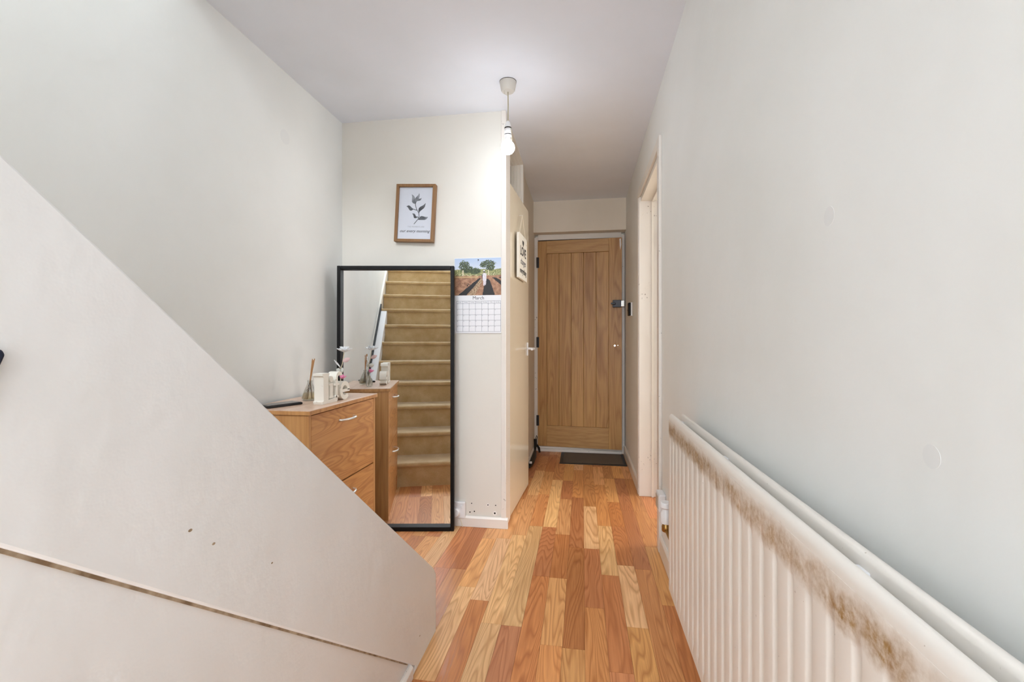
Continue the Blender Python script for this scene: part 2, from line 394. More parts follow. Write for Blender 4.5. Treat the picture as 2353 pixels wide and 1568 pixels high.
# small marks on the walls
def disc(name, c, r, axis, m, parent, th=0.0015, sx=1.0):
    pts = [(r * sx * math.cos(a * math.pi / 8), r * math.sin(a * math.pi / 8)) for a in range(16)]
    q = {'x': [(c[1] + p[0], c[2] + p[1]) for p in pts], 'y': [(c[0] + p[0], c[2] + p[1]) for p in pts]}[axis]
    b = c[0] if axis == 'x' else c[1]
    return MB().prism(q, axis, b - th, b + th).build(name, m, parent)
for hx, hz, r in ((-.627, .131, .003), (-.532, .127, .0035), (-.487, .127, .003), (-.492, .082, .005), (-.637, .080, .0035), (-.611, .086, .0035)):
    if r >= .0035 and hx > -.6: disc('filler_patch', (hx, YB, hz), r * 2.6, 'y', M['filler'], wm, .001)
    disc('screw_hole', (hx, YB, hz), r, 'y', M['hole'], wm, .0017)
disc('filler_patch', (XL, 2.014, 2.054), .035, 'x', M['patch'], wl, .0002)
disc('filler_patch', (XR, .588, .936), .014, 'x', M['patch'], wr, .0002)
disc('filler_patch', (XR, .807, 1.27), .016, 'x', M['patch'], wr, .0002)

# skirting boards
def skirt(name, prof_axis, a0, a1, face, sgn, label, h=.075, th=.014, m='trim'):
    """board along axis ('x' or 'y'), wall face coordinate, sgn = direction it stands proud"""
    p = [(face, 0), (face + sgn * th, 0), (face + sgn * th, h - .012), (face + sgn * th * .5, h), (face, h)]
    ax = 'y' if prof_axis == 'y' else 'x'
    return struct(MB().prism(p, ax, a0, a1).build(name, M[m], bevel=.002), label, 'skirting')
skirt('baseboard_middle', 'x', XL + .015, -.415, YB, -1, 'chipped white skirting along the foot of the mirror wall', .062, m='trim_chip')
skirt('baseboard_right', 'y', YR, DY0 - .06, XR, -1, 'white skirting behind the radiator', .09)
skirt('baseboard_right_far', 'y', DY1 + .06, 4.36, XR, -1, 'white skirting between the side doorway and front door', .085)
skirt('baseboard_left', 'y', 1.70, YB - .02, XL, 1, 'white skirting behind the shoe cabinet', .062)
skirt('baseboard_inner', 'y', 3.37, 4.36, -.455, 1, 'white skirting below the beige corridor wall', .06)

# ------------------------------------------------------------------ stairs
RISE, RUN, SY = 0.1777, 0.228, 1.655
stairs = thing('staircase', 'straight staircase covered in tan carpet, seen in the mirror', 'staircase', (0, 0, 0), kind='structure')
SX0, SX1 = XL + .02, -.575
for k in range(1, 15):
    y, zt, zb = SY - (k - 1) * RUN, k * RISE, (k - 1) * RISE
    pts = [(y, zb), (y, zt - .034)]
    for a in range(0, 7):
        an = R(-90 + a * 30); pts.append((y + .006 + .016 * math.cos(an), zt - .017 + .017 * math.sin(an)))
    pts += [(y - RUN - .004, zt), (y - RUN - .004, zb - .0)]
    MB().prism(pts, 'x', SX0, SX1).build('step', M['carpet'], stairs, smooth=True)
slope = RISE / RUN
def nose(y): return RISE + (SY - y) * slope
# wall string and the white cover board with a dark gap along its top
MB().prism([(SY + .03, 0), (SY + .03, .22), (-1.6, nose(-1.6) + .05), (-1.6, nose(-1.6) - .25)], 'x', XL, XL + .018).build('wall_string', M['trim'], stairs)
cb = MB().prism([(1.60, nose(1.60) - .15), (1.60, nose(1.60) + .040), (.15, nose(.15) + .040), (.12, nose(.12) + .01), (.12, nose(.12) - .1)], 'x', XL + .018, XL + .088).build('cover_board', M['white'], stairs)
MB().prism([(1.60, nose(1.60) + .036), (1.60, nose(1.60) + .080), (.10, nose(.10) + .080), (.13, nose(.13) + .036)], 'x', XL + .018, XL + .032).build('edge_strip', M['black'], cb)

def ptop(y): return 0.24 + (1.587 - y) * 0.8055
def pjoint(y): return 0.066 + (1.344 - y) * 0.8124
PE = 1.607
stair_wall = struct(MB().prism([(PE - .19, 0.0), (YR, 0.0), (YR, ZC), (-1.475, ZC), (PE - .19, pjoint(PE - .19) + .02)], 'x', XP - .045, XP - .011).build('wall_stair', M['panel']), 'smooth white panel closing in the space under the stairs', 'wall')
stg = MB().prism([(PE, 0.002), (PE, .212), (PE - .022, .240), (PE - .04, ptop(PE - .04)), (-1.05, ptop(-1.05)), (-1.485, pjoint(-1.485)), (1.40, .020), (1.37, .002)], 'x', XP - .052, XP)
struct(stg.build('trim_stair_string', M['panel'], bevel=.003), 'broad sloping white side board of the staircase in the left foreground', 'stair side')
for cu_, cz_, cr_ in ((.548, .809, .0020), (.588, .773, .0018), (1.438, .092, .0022), (.714, .684, .0014)):
    disc('paint_chip', (XP, cu_, cz_), cr_, 'x', M['joint'], stair_wall, .0004, 1.6)
# dirt line in the open joint under the string board
MB().prism([(1.352, pjoint(1.352) + .001), (-1.45, pjoint(-1.45) + .001), (-1.45, pjoint(-1.45) - .0055), (1.352, pjoint(1.352) - .005)], 'x', XP - .016, XP - .0075).build('joint_line', M['joint'], stair_wall)
struct(MB().prism([(XP - .011, 0), (XP + .004, 0), (XP + .004, .036), (XP - .004, .045), (XP - .011, .045)], 'y', YR, 1.372).build('baseboard_stair', M['trim_chip'], bevel=.002), 'short length of chipped white skirting under the stair side', 'skirting')

# ------------------------------------------------------------------ cupboard frame and door on the corridor's left
trc = thing('trim_cupboard', 'white stepped frame around the cupboard door and its transom', 'door frame', (0, 0, 0), kind='structure')
CX0 = -0.43
bx(-.455, CX0 + .004, YB - .008, 2.69, 0, ZC).build('post', M['trim_chip'], trc, bevel=.004)
bx(-.555, -.455, YB + .1, 2.69, 0, ZC).build('post_core', M['trim'], trc)
for k, (xa, dy) in enumerate(((CX0, 0.0), (-.452, -.016), (-.474, -.032), (-.496, -.048))):
    bx(xa - .022, xa, 3.32 + dy, 3.365, 0, ZC - .0).build('jamb_step', M['trim'], trc, bevel=.002)
    bx(xa - .022, xa, 2.69, 3.32 + dy, ZC - .012 - k * .008, ZC).build('head_step', M['trim'], trc)
bx(-.53, -.518, 2.69, 3.3, 2.0, ZC).build('transom_panel', M['transom'], trc)
bx(-.518, -.462, 2.69, 3.272, 2.012, 2.03).build('transom_rail', M['trim'], trc)
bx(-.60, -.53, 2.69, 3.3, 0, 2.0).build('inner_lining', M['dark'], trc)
LA = -math.atan2(.037, .624)
d2 = thing('door_2', 'glossy cream flush cupboard door standing slightly ajar', 'door', (-.4275, 2.694, 0), LA, kind='structure')
bx(-.033, 0, 0, .627, .008, 2.01).build('leaf', M['door_paint'], d2, bevel=.002)
hd = bx(0, .008, .555, .588, .955, 1.05).build('handle_plate', M['white'], d2, bevel=.003)
MB().tube([(.006, .572, 1.005), (.045, .572, 1.005), (.052, .562, 1.005), (.052, .47, 1.003)], [.009, .009, .0095, .008], 10).build('lever', M['white'], hd, smooth=True)
bx(-.026, -.008, .627, .645, .985, 1.015).build('latch', M['steel_dark'], d2, bevel=.002)

# hanging sign on that door
sg = thing('hanging_sign', 'white wooden plaque reading LOVE changes everything, hung on the cupboard door', 'sign', (-.4275, 2.694, 0), LA)
def arc(cx, cz, r, a0, a1, n): return [(cx + r * math.cos(R(a0 + (a1 - a0) * i / n)), cz + r * math.sin(R(a0 + (a1 - a0) * i / n))) for i in range(n + 1)]
SY0, SY1, SZ0, SZ1 = .125, .415, 1.462, 1.752
hc = ((SY0 + SY1) / 2, SZ1 - .052)
outer = [(SY0, SZ0), (SY1, SZ0), (SY1, SZ1 - .03)] + arc(SY1 - .03, SZ1 - .03, .03, 0, 90, 4)[1:] + [(SY0 + .03, SZ1)] + arc(SY0 + .03, SZ1 - .03, .03, 90, 180, 4)[1:]
MB().prism(outer, 'x', .014, .028).build('plaque', M['distress'], sg, bevel=.0015)
heart = []
for i in range(28):
    a = i * 2 * math.pi / 28
    heart.append((hc[0] + .0016 * 16 * math.sin(a) ** 3, hc[1] + .0016 * (13 * math.cos(a) - 5 * math.cos(2 * a) - 2 * math.cos(3 * a) - math.cos(4 * a))))
MB().prism(heart, 'x', .0275, .0288).build('heart_cutout', M['ink'], sg)
nail = (.022, .27, 1.885)
MB().tube([(0.0, .27, 1.886), (.026, .27, 1.886)], .003, 8).build('nail', M['silver'], sg)
MB().tube([nail, (.024, .16, 1.735), (.026, .155, 1.725)], .0028, 6).tube([nail, (.024, .375, 1.735), (.028, .38, 1.72), (.033, .372, 1.705)], .0028, 6).build('cord', M['cord'], sg)
tr = (R(90), 0, R(90))
text_mesh('lettering', 'LOVE', .082, M['ink'], sg, (.0286, .27, 1.640), tr, offset=.0018)
text_mesh('lettering', 'changes', .058, M['ink_line'], sg, (.0286, .27, 1.575), tr, shear=.3)
text_mesh('lettering', 'everything', .052, M['ink'], sg, (.0286, .27, 1.515), tr, shear=.2, offset=.0008)

# ------------------------------------------------------------------ front door
trd = thing('trim_front_door', 'chipped white frame and sill around the oak front door', 'door frame', (0, 0, 0), kind='structure')
bx(FX0, FX0 + .042, 4.365, 4.46, 0, 2.052).build('jamb', M['trim_chip'], trd, bevel=.004)
bx(FX1 - .030, FX1, 4.365, 4.46, 0, 2.052).build('jamb', M['trim_chip'], trd, bevel=.004)
bx(FX0 + .042, FX1 - .030, 4.365, 4.46, 2.026, 2.078).build('head', M['trim'], trd, bevel=.004)
bx(FX0 + .042, FX1 - .030, 4.345, 4.46, 0, .026).build('sill', M['trim_chip'], trd, bevel=.004)
bx(FX0 + .042, FX1 - .030, 4.36, 4.46, .026, .048).build('sill_step', M['trim_chip'], trd, bevel=.004)
bx(FX0, FX1, 4.44, 4.46, .04, 2.04).build('weather_stop', M['dark'], trd)
FA = -R(4.2)
DW = .787
d1 = thing('door_1', 'oak front door with vertical boards at the end of the hall', 'door', (-.421, 4.402, .05), FA, kind='structure')
DH = 1.965
T0, T1 = -.040, 0.0
bx(0, .088, T0, T1, 0, DH).build('stile', M['oak_v'], d1, bevel=.002)
bx(DW - .118, DW, T0, T1, 0, DH).build('stile', M['oak_v'], d1, bevel=.002)
bx(.088, DW - .118, T0, T1, DH - .122, DH).build('rail', M['oak_h'], d1, bevel=.002)
bx(.088, DW - .118, T0, T1, 0, .198).build('rail', M['oak_h'], d1, bevel=.002)
bw = (DW - .206) / 5
for k in range(5):
    bx(.088 + k * bw + .0006, .088 + (k + 1) * bw - .0006, T0 + .011, T1 - .01, .198, DH - .122).build('board', M['oak_v'], d1, bevel=.003)
for hz in (.245, .995, 1.76):
    h = MB(); h.tube([(-.004, T0 - .006, hz - .05), (-.004, T0 - .006, hz + .05)], .007, 10)
    h.box(-.004, .014, T0 - .003, T0, hz - .05, hz + .05)
    h.build('hinge', M['steel_dark'], d1)
lk = bx(DW - .083, DW - .004, T0 - .030, T0, 1.318, 1.386).build('rim_lock', M['steel_dark'], d1, bevel=.004)
MB().tube([(DW - .068, T0 - .028, 1.352), (DW - .068, T0 - .052, 1.352)], [.014, .012], 12).box(DW - .098, DW - .058, T0 - .060, T0 - .048, 1.344, 1.360).build('thumb_turn', M['steel_dark'], lk, bevel=.002)
bx(DW - .018, DW + .004, T0 - .026, T0 - .002, 1.325, 1.379).build('latch_plate', M['chrome'], lk, bevel=.003)
MB().tube([(DW - .064, T0 + .001, .965), (DW - .064, T0 - .004, .965)], .011, 4).build('knob_rose', M['silver'], d1)
MB().tube([(DW - .036, T0 + .001, .967), (DW - .036, T0 - .002, .967)], .004, 6).build('screw', M['silver'], d1)
MB().prism([(DW - .022, DH - .012), (DW - .008, DH - .010), (DW - .006, DH - .07), (DW - .014, DH - .115), (DW - .020, DH - .075)], 'y', T0 - .0012, T0 + .001).build('paint_smear', M['filler'], d1)
# keep of the lock on the frame
bx(FX1 - .034, FX1 - .004, 4.318, 4.366, 1.375, 1.437).build('lock_keep', M['chrome'], trd, bevel=.005)
# ------------------------------------------------------------------ doorway on the right
trr = thing('trim_side_doorway', 'white architrave and lining of the doorway in the right wall', 'door frame', (0, 0, 0), kind='structure')
AW = .055
AF = XR - .016
bx(AF, XR, DY0 - AW, DY0, 0, DZ + AW).build('architrave', M['trim_chip'], trr, bevel=.003)
bx(AF, XR, DY1, DY1 + AW, 0, DZ + AW).build('architrave', M['trim_chip'], trr, bevel=.003)
bx(AF, XR, DY0, DY1, DZ, DZ + AW).build('architrave', M['trim'], trr, bevel=.003)
bx(XR, XR + .12, DY0, DY0 + .028, 0, DZ).build('lining', M['trim'], trr)
bx(AF + .004, XR + .12, DY1 - .028, DY1, 0, DZ).build('lining', M['trim_chip'], trr, bevel=.002)
bx(XR, XR + .12, DY0 + .028, DY1 - .028, DZ - .028, DZ).build('lining', M['trim'], trr)
bx(XR + .07, XR + .085, DY0 + .028, DY0 + .04, 0, DZ - .028).build('door_stop', M['trim'], trr)
bx(XR + .07, XR + .085, DY1 - .04, DY1 - .028, 0, DZ - .028).build('door_stop', M['trim'], trr)
bx(XR + .07, XR + .085, DY0 + .04, DY1 - .04, DZ - .04, DZ - .028).build('door_stop', M['trim'], trr)
d3 = thing('door_3', 'grey-white side room door standing open, only its edge showing', 'door', (XR + .128, DY1 - .03, 0), R(2), kind='structure')
bx(0, .75, -.036, 0, .008, 2.0).build('leaf', M['wall'], d3, bevel=.002)
for hz in (.25, 1.75):
    MB().tube([(-.006, -.040, hz - .04), (-.006, -.040, hz + .04)], .006, 8).build('hinge', M['brass'], d3)

# ------------------------------------------------------------------ pendant lamp
pl = thing('ceiling_light', 'bare glowing bulb on a flex hanging from a ceiling rose', 'lamp', (-.37, 2.263, ZC))
MB().lathe([(.0425, 0), (.0425, -.004), (.041, -.012), (.0355, -.042), (.030, -.050), (.008, -.052)], n=28).build('ceiling_rose', M['rose'], pl, smooth=True)
MB().lathe([(.0432, -.0005), (.0432, -.003)], n=28, close=False).build('rose_rim', M['dark'], pl)
MB().tube([(0, 0, -.05), (.001, 0, -.12), (0, 0, -.205)], .0033, 8).build('flex', M['flex'], pl)
MB().tube([(.006, -.004, -.20), (.018, -.008, -.245), (.022, -.01, -.30), (.014, -.012, -.33)], .0012, 5).build('loose_wire', M['flex'], pl)
MB().tube([(-.02, -.01, -.04), (-.014, -.02, -.07), (.002, -.014, -.078)], .0008, 5).build('loose_wire', M['flex'], pl)
bh = MB().lathe([(.005, -.198), (.011, -.205), (.0165, -.226), (.0175, -.245), (.0175, -.274), (.016, -.276)], n=20).build('bulb_holder', M['white'], pl, smooth=True)
MB().lathe([(.0180, -.232), (.0180, -.238)], n=20, close=False).build('holder_ring', M['dark'], bh)
MB().lathe([(.0180, -.266), (.0180, -.270)], n=20, close=False).build('holder_ring', M['dark'], bh)
MB().lathe([(.0125, -.273), (.0135, -.280), (.0175, -.296), (.0205, -.305)], n=24, close=False).build('bulb_cap', M['white'], pl, smooth=True)
prof = []
for i in range(13):
    a = R(53 - i * 11.9); prof.append((max(.0005, .034 * math.cos(a)), -.332 + .034 * math.sin(a)))
MB().lathe(prof, n=24).build('bulb', M['bulb'], pl, smooth=True)

# ------------------------------------------------------------------ printed pages
def printed(name, w, h, nx, ny, fn, parent, loc, rot=None):
    me = bpy.data.meshes.new(name)
    vs_ = [(-w / 2 + w * i / nx, 0, -h / 2 + h * j / ny) for j in range(ny + 1) for i in range(nx + 1)]
    fs = [(j * (nx + 1) + i, j * (nx + 1) + i + 1, (j + 1) * (nx + 1) + i + 1, (j + 1) * (nx + 1) + i) for j in range(ny) for i in range(nx)]
    me.from_pydata(vs_, [], fs); at = me.color_attributes.new('print', 'FLOAT_COLOR', 'POINT')
    for k, v in enumerate(vs_):
        c = fn(v[0] / w + .5, v[2] / h + .5); at.data[k].color = lin(*c)
    me.materials.append(M['print'])
    o = bpy.data.objects.new(name, me); COL.objects.link(o); o.parent = parent; o.location = loc
    if rot: o.rotation_euler = rot
    return o
def nz(x, y, s=0): return mnoise.noise((x, y, s))
def mixc(a, b, t): t = max(0, min(1, t)); return tuple(a[i] * (1 - t) + b[i] * t for i in range(3))

# framed botanical print
pf = thing('picture_frame', 'brown wooden framed leaf print hanging above the mirror', 'picture', (-.957, YB, 1.803), rot=(0, R(3.0), 0))
PWD, PHT = .2365, .334
fb = .0165
for nm, a in (('frame_side', (-PWD / 2, -PWD / 2 + fb, -.036, -.002, -PHT / 2, PHT / 2)), ('frame_side', (PWD / 2 - fb, PWD / 2, -.036, -.002, -PHT / 2, PHT / 2)),
              ('frame_side', (-PWD / 2 + fb, PWD / 2 - fb, -.036, -.002, PHT / 2 - fb, PHT / 2)), ('frame_side', (-PWD / 2 + fb, PWD / 2 - fb, -.036, -.002, -PHT / 2, -PHT / 2 + fb))):
    bx(*a).build(nm, M['frame_wood'], pf, bevel=.002)
def leaf_d(u, v, bx_, by, tx, ty, wid):
    """signed coverage of a pointed leaf from base to tip (aspect-corrected)"""
    A = 1.45
    dx, dy = tx - bx_, (ty - by) * A; L = math.hypot(dx, dy); px, py = u - bx_, (v - by) * A
    s = (px * dx + py * dy) / L / L; w = (px * dy - py * dx) / L
    if s < 0 or s > 1: return -1, 0
    return wid * math.sin(math.pi * min(1, s ** .8)) - abs(w + .02 * math.sin(s * 6)), s
LEAVES = [(.49, .68, .36, .86, .05, 118), (.50, .70, .58, .89, .045, 128), (.50, .72, .66, .80, .035, 122), (.44, .58, .22, .63, .048, 78),
          (.60, .52, .78, .70, .05, 70), (.56, .42, .40, .49, .04, 48), (.60, .38, .88, .44, .055, 96)]
STEM = [((.50, .72), (.49, .66)), ((.49, .66), (.53, .58)), ((.53, .58), (.60, .51)), ((.60, .51), (.615, .44)), ((.615, .44), (.59, .39)), ((.59, .39), (.48, .30)), ((.44, .58), (.53, .56)), ((.56, .44), (.60, .41)), ((.60, .50), (.62, .54)), ((.60, .385), (.66, .40))]
def art(u, v):
    c = (226, 225, 231)
    for a, b in STEM:
        dx, dy = b[0] - a[0], (b[1] - a[1]) * 1.45; L2 = dx * dx + dy * dy; s = max(0, min(1, ((u - a[0]) * dx + (v - a[1]) * 1.45 * dy) / L2))
        dd = math.hypot(u - a[0] - s * dx, (v - a[1]) * 1.45 - s * dy)
        if dd < .011: c = mixc((70, 70, 76), c, dd / .011 - .4)
    for l in LEAVES:
        cov, s = leaf_d(u, v, *l[:5])
        if cov > 0:
            g = l[5] + 55 * nz(u * 9, v * 13, l[5]) + 40 * (s - .4)
            if cov < .006: g -= 30
            c = (g, g, g + 5)
    return c
printed('print', PWD - 2 * fb + .002, PHT - 2 * fb + .002, 130, 190, art, pf, (0, -.022, 0))
text_mesh('lettering', 'THE MOMENTS ARE', .0115, M['ink_grey'], pf, (.008, -.0226, -.078), (R(90), 0, 0), depth=.0001)
text_mesh('lettering', 'our every morning', .0225, M['ink'], pf, (0, -.0226, -.103), (R(90), 0, 0), shear=.4, depth=.0001, offset=.0001, spacing=1.05)
bx(-PWD / 2 + fb, PWD / 2 - fb, -.0265, -.0255, -PHT / 2 + fb, PHT / 2 - fb).build('glazing', M['pane'], pf)

# calendar
ca = thing('wall_calendar', 'March wall calendar with a farm field photo, pinned beside the mirror', 'calendar', (-.5855, YB, 0))
CW = .285; ZT, ZM, ZB = 1.538, 1.322, 1.107
bx(-CW / 2, CW / 2, -.0055, -.001, ZB, ZM).build('date_page', M['paper'], ca)
bx(-CW / 2, CW / 2, -.0045, -.001, ZM, ZT).build('picture_page', M['paper'], ca)
def poly_in(u, v, P):
    r = False; j = len(P) - 1
    for i in range(len(P)):
        if (P[i][1] > v) != (P[j][1] > v) and u < (P[j][0] - P[i][0]) * (v - P[i][1]) / (P[j][1] - P[i][1]) + P[i][0]: r = not r
        j = i
    return r
def farm(u, v):
    n = nz(u * 14, v * 14, 1); n2 = nz(u * 45, v * 45, 2)
    c = mixc((206, 214, 230), (176, 196, 226), (v - .7) / .3)
    if v < .705 + .02 * n: c = mixc((88, 104, 60), (196, 186, 130), .5 + .9 * n2)
    if v < .60 and n2 > .1: c = mixc(c, (226, 214, 176), .6)
    for (cx, cy, rx, ry) in ((.20, .80, .11, .13), (.26, .70, .13, .10), (.42, .66, .12, .09), (.70, .84, .145, .10), (.74, .75, .09, .09), (.60, .82, .07, .08)):
        dd = ((u - cx) / rx) ** 2 + ((v - cy) / ry) ** 2
        if dd < 1 + .9 * n2 and n2 > -.35: c = mixc((26, 40, 28), (112, 128, 78), .35 + n2)
    if abs(u - .172) < .012 and .48 < v < .68: c = (226, 214, 184)
    if abs(u - .705) < .01 and .48 < v < .68: c = (214, 204, 170)
    if v < .53 + .015 * n: c = mixc((186, 142, 112), (134, 92, 68), .45 + .8 * n + .5 * n2)
    if .47 < v < .515 and u < .5 : c = mixc(c, (206, 178, 128), .7)
    for P in ([(.06, 0), (.24, 0), (.56, .44), (.52, .47)], [(.58, 0), (.84, 0), (.74, .38), (.69, .45), (.64, .42)], [(.78, .47), (1, .22), (1, .36), (.86, .47)], [(.90, .47), (1, .44), (1, .47), (.95, .49)]):
        if poly_in(u + .012 * n2, v + .012 * n, P): c = (26, 22, 26)
    if poly_in(u, v, [(.26, 0), (.42, 0), (.6, .42), (.55, .46)]): c = mixc((196, 172, 140), (120, 86, 62), .4 + 1.2 * n2)
    if v < .33 and abs(math.sin(u * 9 + n * 2) * .1 + .24 - v) < .008 and u < .36: c = (40, 28, 24)
    # small figure in white clothes between the rows
    if poly_in(u, v, [(.585, .40), (.66, .40), (.665, .57), (.64, .60), (.60, .60), (.58, .56)]): c = mixc((236, 232, 236), (190, 182, 196), .3 + n2)
    if poly_in(u, v, [(.60, .26), (.625, .26), (.64, .40), (.60, .40)]) or poly_in(u, v, [(.63, .27), (.65, .27), (.66, .40), (.64, .40)]): c = (222, 214, 222)
    if poly_in(u, v, [(.565, .42), (.58, .42), (.585, .56), (.57, .55)]): c = (70, 54, 56)
    if (u - .615) ** 2 + ((v - .635) * .76) ** 2 < .02 ** 2: c = (62, 46, 44)
    if (u - .615) ** 2 + ((v - .66) * .76) ** 2 < .016 ** 2: c = (226, 224, 226)
    return c
printed('photo', CW - .004, ZT - ZM - .004, 170, 130, farm, ca, (0, -.0051, (ZT + ZM) / 2))
gl = MB(); gx0, gx1 = -CW / 2 + .014, CW / 2 - .014; gz1, gz0 = ZM - .031, ZB + .010
rows = [gz1, gz1 - .014] + [gz1 - .014 - (gz1 - .014 - gz0) * (k + 1) / 5 for k in range(5)]
for z_ in rows: gl.box(gx0, gx1, -.0059, -.0055, z_ - .0006, z_ + .0006)
for k in range(8):
    x_ = gx0 + (gx1 - gx0) * k / 7; gl.box(x_ - .0006, x_ + .0006, -.0059, -.0055, gz0, gz1)
gl.build('date_grid', M['ink_line'], ca)
text_mesh('lettering', 'March', .027, M['ink'], ca, (-.001, -.0057, ZM - .014), (R(90), 0, 0), depth=.0001)
for k, dn in enumerate(('Sunday', 'Monday', 'Tuesday', 'Wednesday', 'Thursday', 'Friday', 'Saturday')):
    text_mesh('weekday', dn, .0068, M['ink_line'], ca, (gx0 + (gx1 - gx0) * (k + .5) / 7, -.0057, gz1 - .007), (R(90), 0, 0), depth=.0001)
for dnum in range(1, 32):
    q = dnum + 3; r_, c_ = q // 7, q % 7
    if r_ > 4: continue
    text_mesh('date_number', str(dnum), .0062, M['ink_line'], ca, (gx0 + (gx1 - gx0) * c_ / 7 + .004, -.0057, rows[1 + r_] - .005), (R(90), 0, 0), depth=.0001)
MB().tube([(-.001, -.002, ZT - .012), (-.001, -.012, ZT - .012)], .003, 8).build('pin', M['steel_dark'], ca)

# ------------------------------------------------------------------ floor mirror
MA = R(9.0); MWD, MHT = .654, 1.483
mc = (-.7076 - math.cos(MA) * MWD / 2, 2.458 - math.sin(MA) * MWD / 2)
fm = thing('floor_mirror', 'tall black framed mirror standing on the floor reflecting the stairs', 'mirror', (mc[0], mc[1], 0.0005), rot=(R(-.25), 0, MA))
mb_ = .020
for a in ((-MWD / 2, -MWD / 2 + mb_, 0, .036, 0, MHT), (MWD / 2 - mb_, MWD / 2, 0, .036, 0, MHT), (-MWD / 2 + mb_, MWD / 2 - mb_, 0, .036, MHT - mb_, MHT), (-MWD / 2 + mb_, MWD / 2 - mb_, 0, .036, 0, mb_ + .004)):
    bx(*a).build('frame_bar', M['black'], fm, bevel=.0025)
bx(-MWD / 2 + mb_, MWD / 2 - mb_, .026, .029, mb_ + .004, MHT - mb_).build('mirror_glass', M['mirror'], fm)
bx(-MWD / 2 + mb_, MWD / 2 - mb_, .030, .035, mb_, MHT - mb_).build('backing', M['dark'], fm)

# ------------------------------------------------------------------ shoe cabinet
KX0, KX1, KY0, KY1, KZ = -1.405, -1.093, 1.692, 2.290, .783
cbn = thing('shoe_cabinet', 'narrow wood-effect shoe cabinet with two flap doors against the left wall', 'cabinet', (KX0, KY0, 0))
kd, kl = KX1 - KX0, KY1 - KY0
bx(0, kd + .010, -.006, kl + .006, KZ - .019, KZ).build('top', [M['cab_top']], cbn, bevel=.0015)
bx(0, kd + .0105, -.0065, kl + .0065, KZ - .0185, KZ - .0035).build('top_edging', M['cab_v'], cbn)
bx(0, kd, 0, .018, 0, KZ - .019).build('side_panel', M['cab_v'], cbn, bevel=.001)
bx(0, kd, kl - .018, kl, 0, KZ - .019).build('side_panel', M['cab_v'], cbn, bevel=.001)
bx(0, .006, .018, kl - .018, .02, KZ - .019).build('back_panel', M['cab_v'], cbn)
bx(.01, kd - .03, .018, kl - .018, .39, .41).build('shelf', M['cab_v'], cbn)
bx(kd - .02, kd - .004, .018, kl - .018, 0, .102).build('plinth', M['cab_h'], cbn)
for z0_, z1_, hz in ((.422, KZ - .0245, .703), (.108, .416, .352)):
    dr = bx(kd - .017, kd - .0005, .0205, kl - .0205, z0_, z1_).build('flap_door', M['cab_h'], cbn, bevel=.001)
    yc = kl / 2; xh = kd
    path = [(xh, yc - .064, hz), (xh + .012, yc - .062, hz)] + [(xh + .012 + .020 * math.sin(math.pi * (i + 1) / 8) ** .6, yc - .062 + .124 * (i + 1) / 8, hz) for i in range(7)] + [(xh + .012, yc + .062, hz), (xh, yc + .064, hz)]
    MB().tube(path, .0052, 8).build('handle', M['silver'], dr, smooth=True)

# phone
ph = thing('smartphone', 'black phone in a rubber case lying on the cabinet', 'phone', (-1.292, 1.797, KZ), R(-23))
bx(-.039, .039, -.080, .080, 0, .011).build('case', M['rubber'], ph, bevel=.005, seg=3)
bx(-.034, .034, -.074, .074, .0108, .0118).build('screen', plain('phone_screen', lin(14, 14, 18), 0.08), ph)

# reed diffuser
rd = thing('reed_diffuser', 'clear conical reed diffuser with pale oil on the cabinet', 'diffuser', (-1.275, 1.985, KZ))
MB().lathe([(.030, 0), (.0355, .004), (.037, .014), (.034, .026), (.014, .074), (.011, .084), (.0125, .094), (.0095, .094), (.0085, .084), (.0115, .073), (.0315, .026), (.034, .014), (.030, .006), (.001, .005)], n=28, close=False).build('bottle', M['glass'], rd, smooth=True)
MB().lathe([(.001, .0062), (.0295, .0068), (.0332, .014), (.0308, .0262), (.026, .036), (.001, .036)], n=24).build('oil', M['oil'], rd, smooth=True)
for a, b in (((-.012, -.016, .008), (.010, .004, .196)), ((-.004, -.012, .008), (.016, .012, .197)), ((.006, .004, .008), (.004, .020, .190))):
    MB().tube([a, (.001, -.001 + (a[1] + b[1]) * .1, .088), b], .0023, 7).build('reed', M['twine'], rd)
MB().tube([(.012, -.024, .082), (.010, -.030, .068), (.016, -.031, .055), (.010, -.035, .045)], .0012, 5).tube([(.016, -.028, .066), (.024, -.028, .05)], .001, 5).tube([(.012, -.032, .058), (.004, -.036, .05)], .001, 5).build('emblem', M['ink'], rd)

# letters
ls = thing('letter_sign', 'distressed white wooden letters spelling Life on the cabinet', 'letters', (-1.174, 1.853, KZ))
LT = .046
L_ = [(0, 0), (.118, 0), (.124, .010), (.112, .034), (.104, .018), (.046, .016), (.044, .122), (.052, .126), (.052, .137), (-.004, .137), (-.004, .126), (.004, .122), (.006, .016), (-.004, .012)]
MB().prism(L_, 'x', 0, LT).build('letter', M['distress'], ls, bevel=.001)
mi = MB().prism([(.058, .020), (.092, .020), (.092, .028), (.087, .030), (.087, .088), (.054, .088), (.054, .080), (.062, .078), (.062, .030), (.058, .028)], 'x', .003, LT - .003)
mi.prism([(.075 + .014 * math.cos(k * math.pi / 8), .107 + .014 * math.sin(k * math.pi / 8)) for k in range(16)], 'x', .003, LT - .003)
mi.build('letter', M['distress'], ls, bevel=.001)
hook_o = arc(.138, .108, .030, 180, 20, 10); hook_i = arc(.138, .108, .014, 40, 180, 8)
MB().prism([(.100, .018), (.132, .018), (.132, .026), (.124, .028), (.124, .074), (.140, .074), (.140, .084), (.124, .084)] + hook_i[::-1] + hook_o[::-1] + [(.108, .084), (.098, .084), (.098, .074), (.108, .074), (.108, .028), (.100, .026)], 'x', 0, LT).build('letter', M['distress'], ls, bevel=.001)
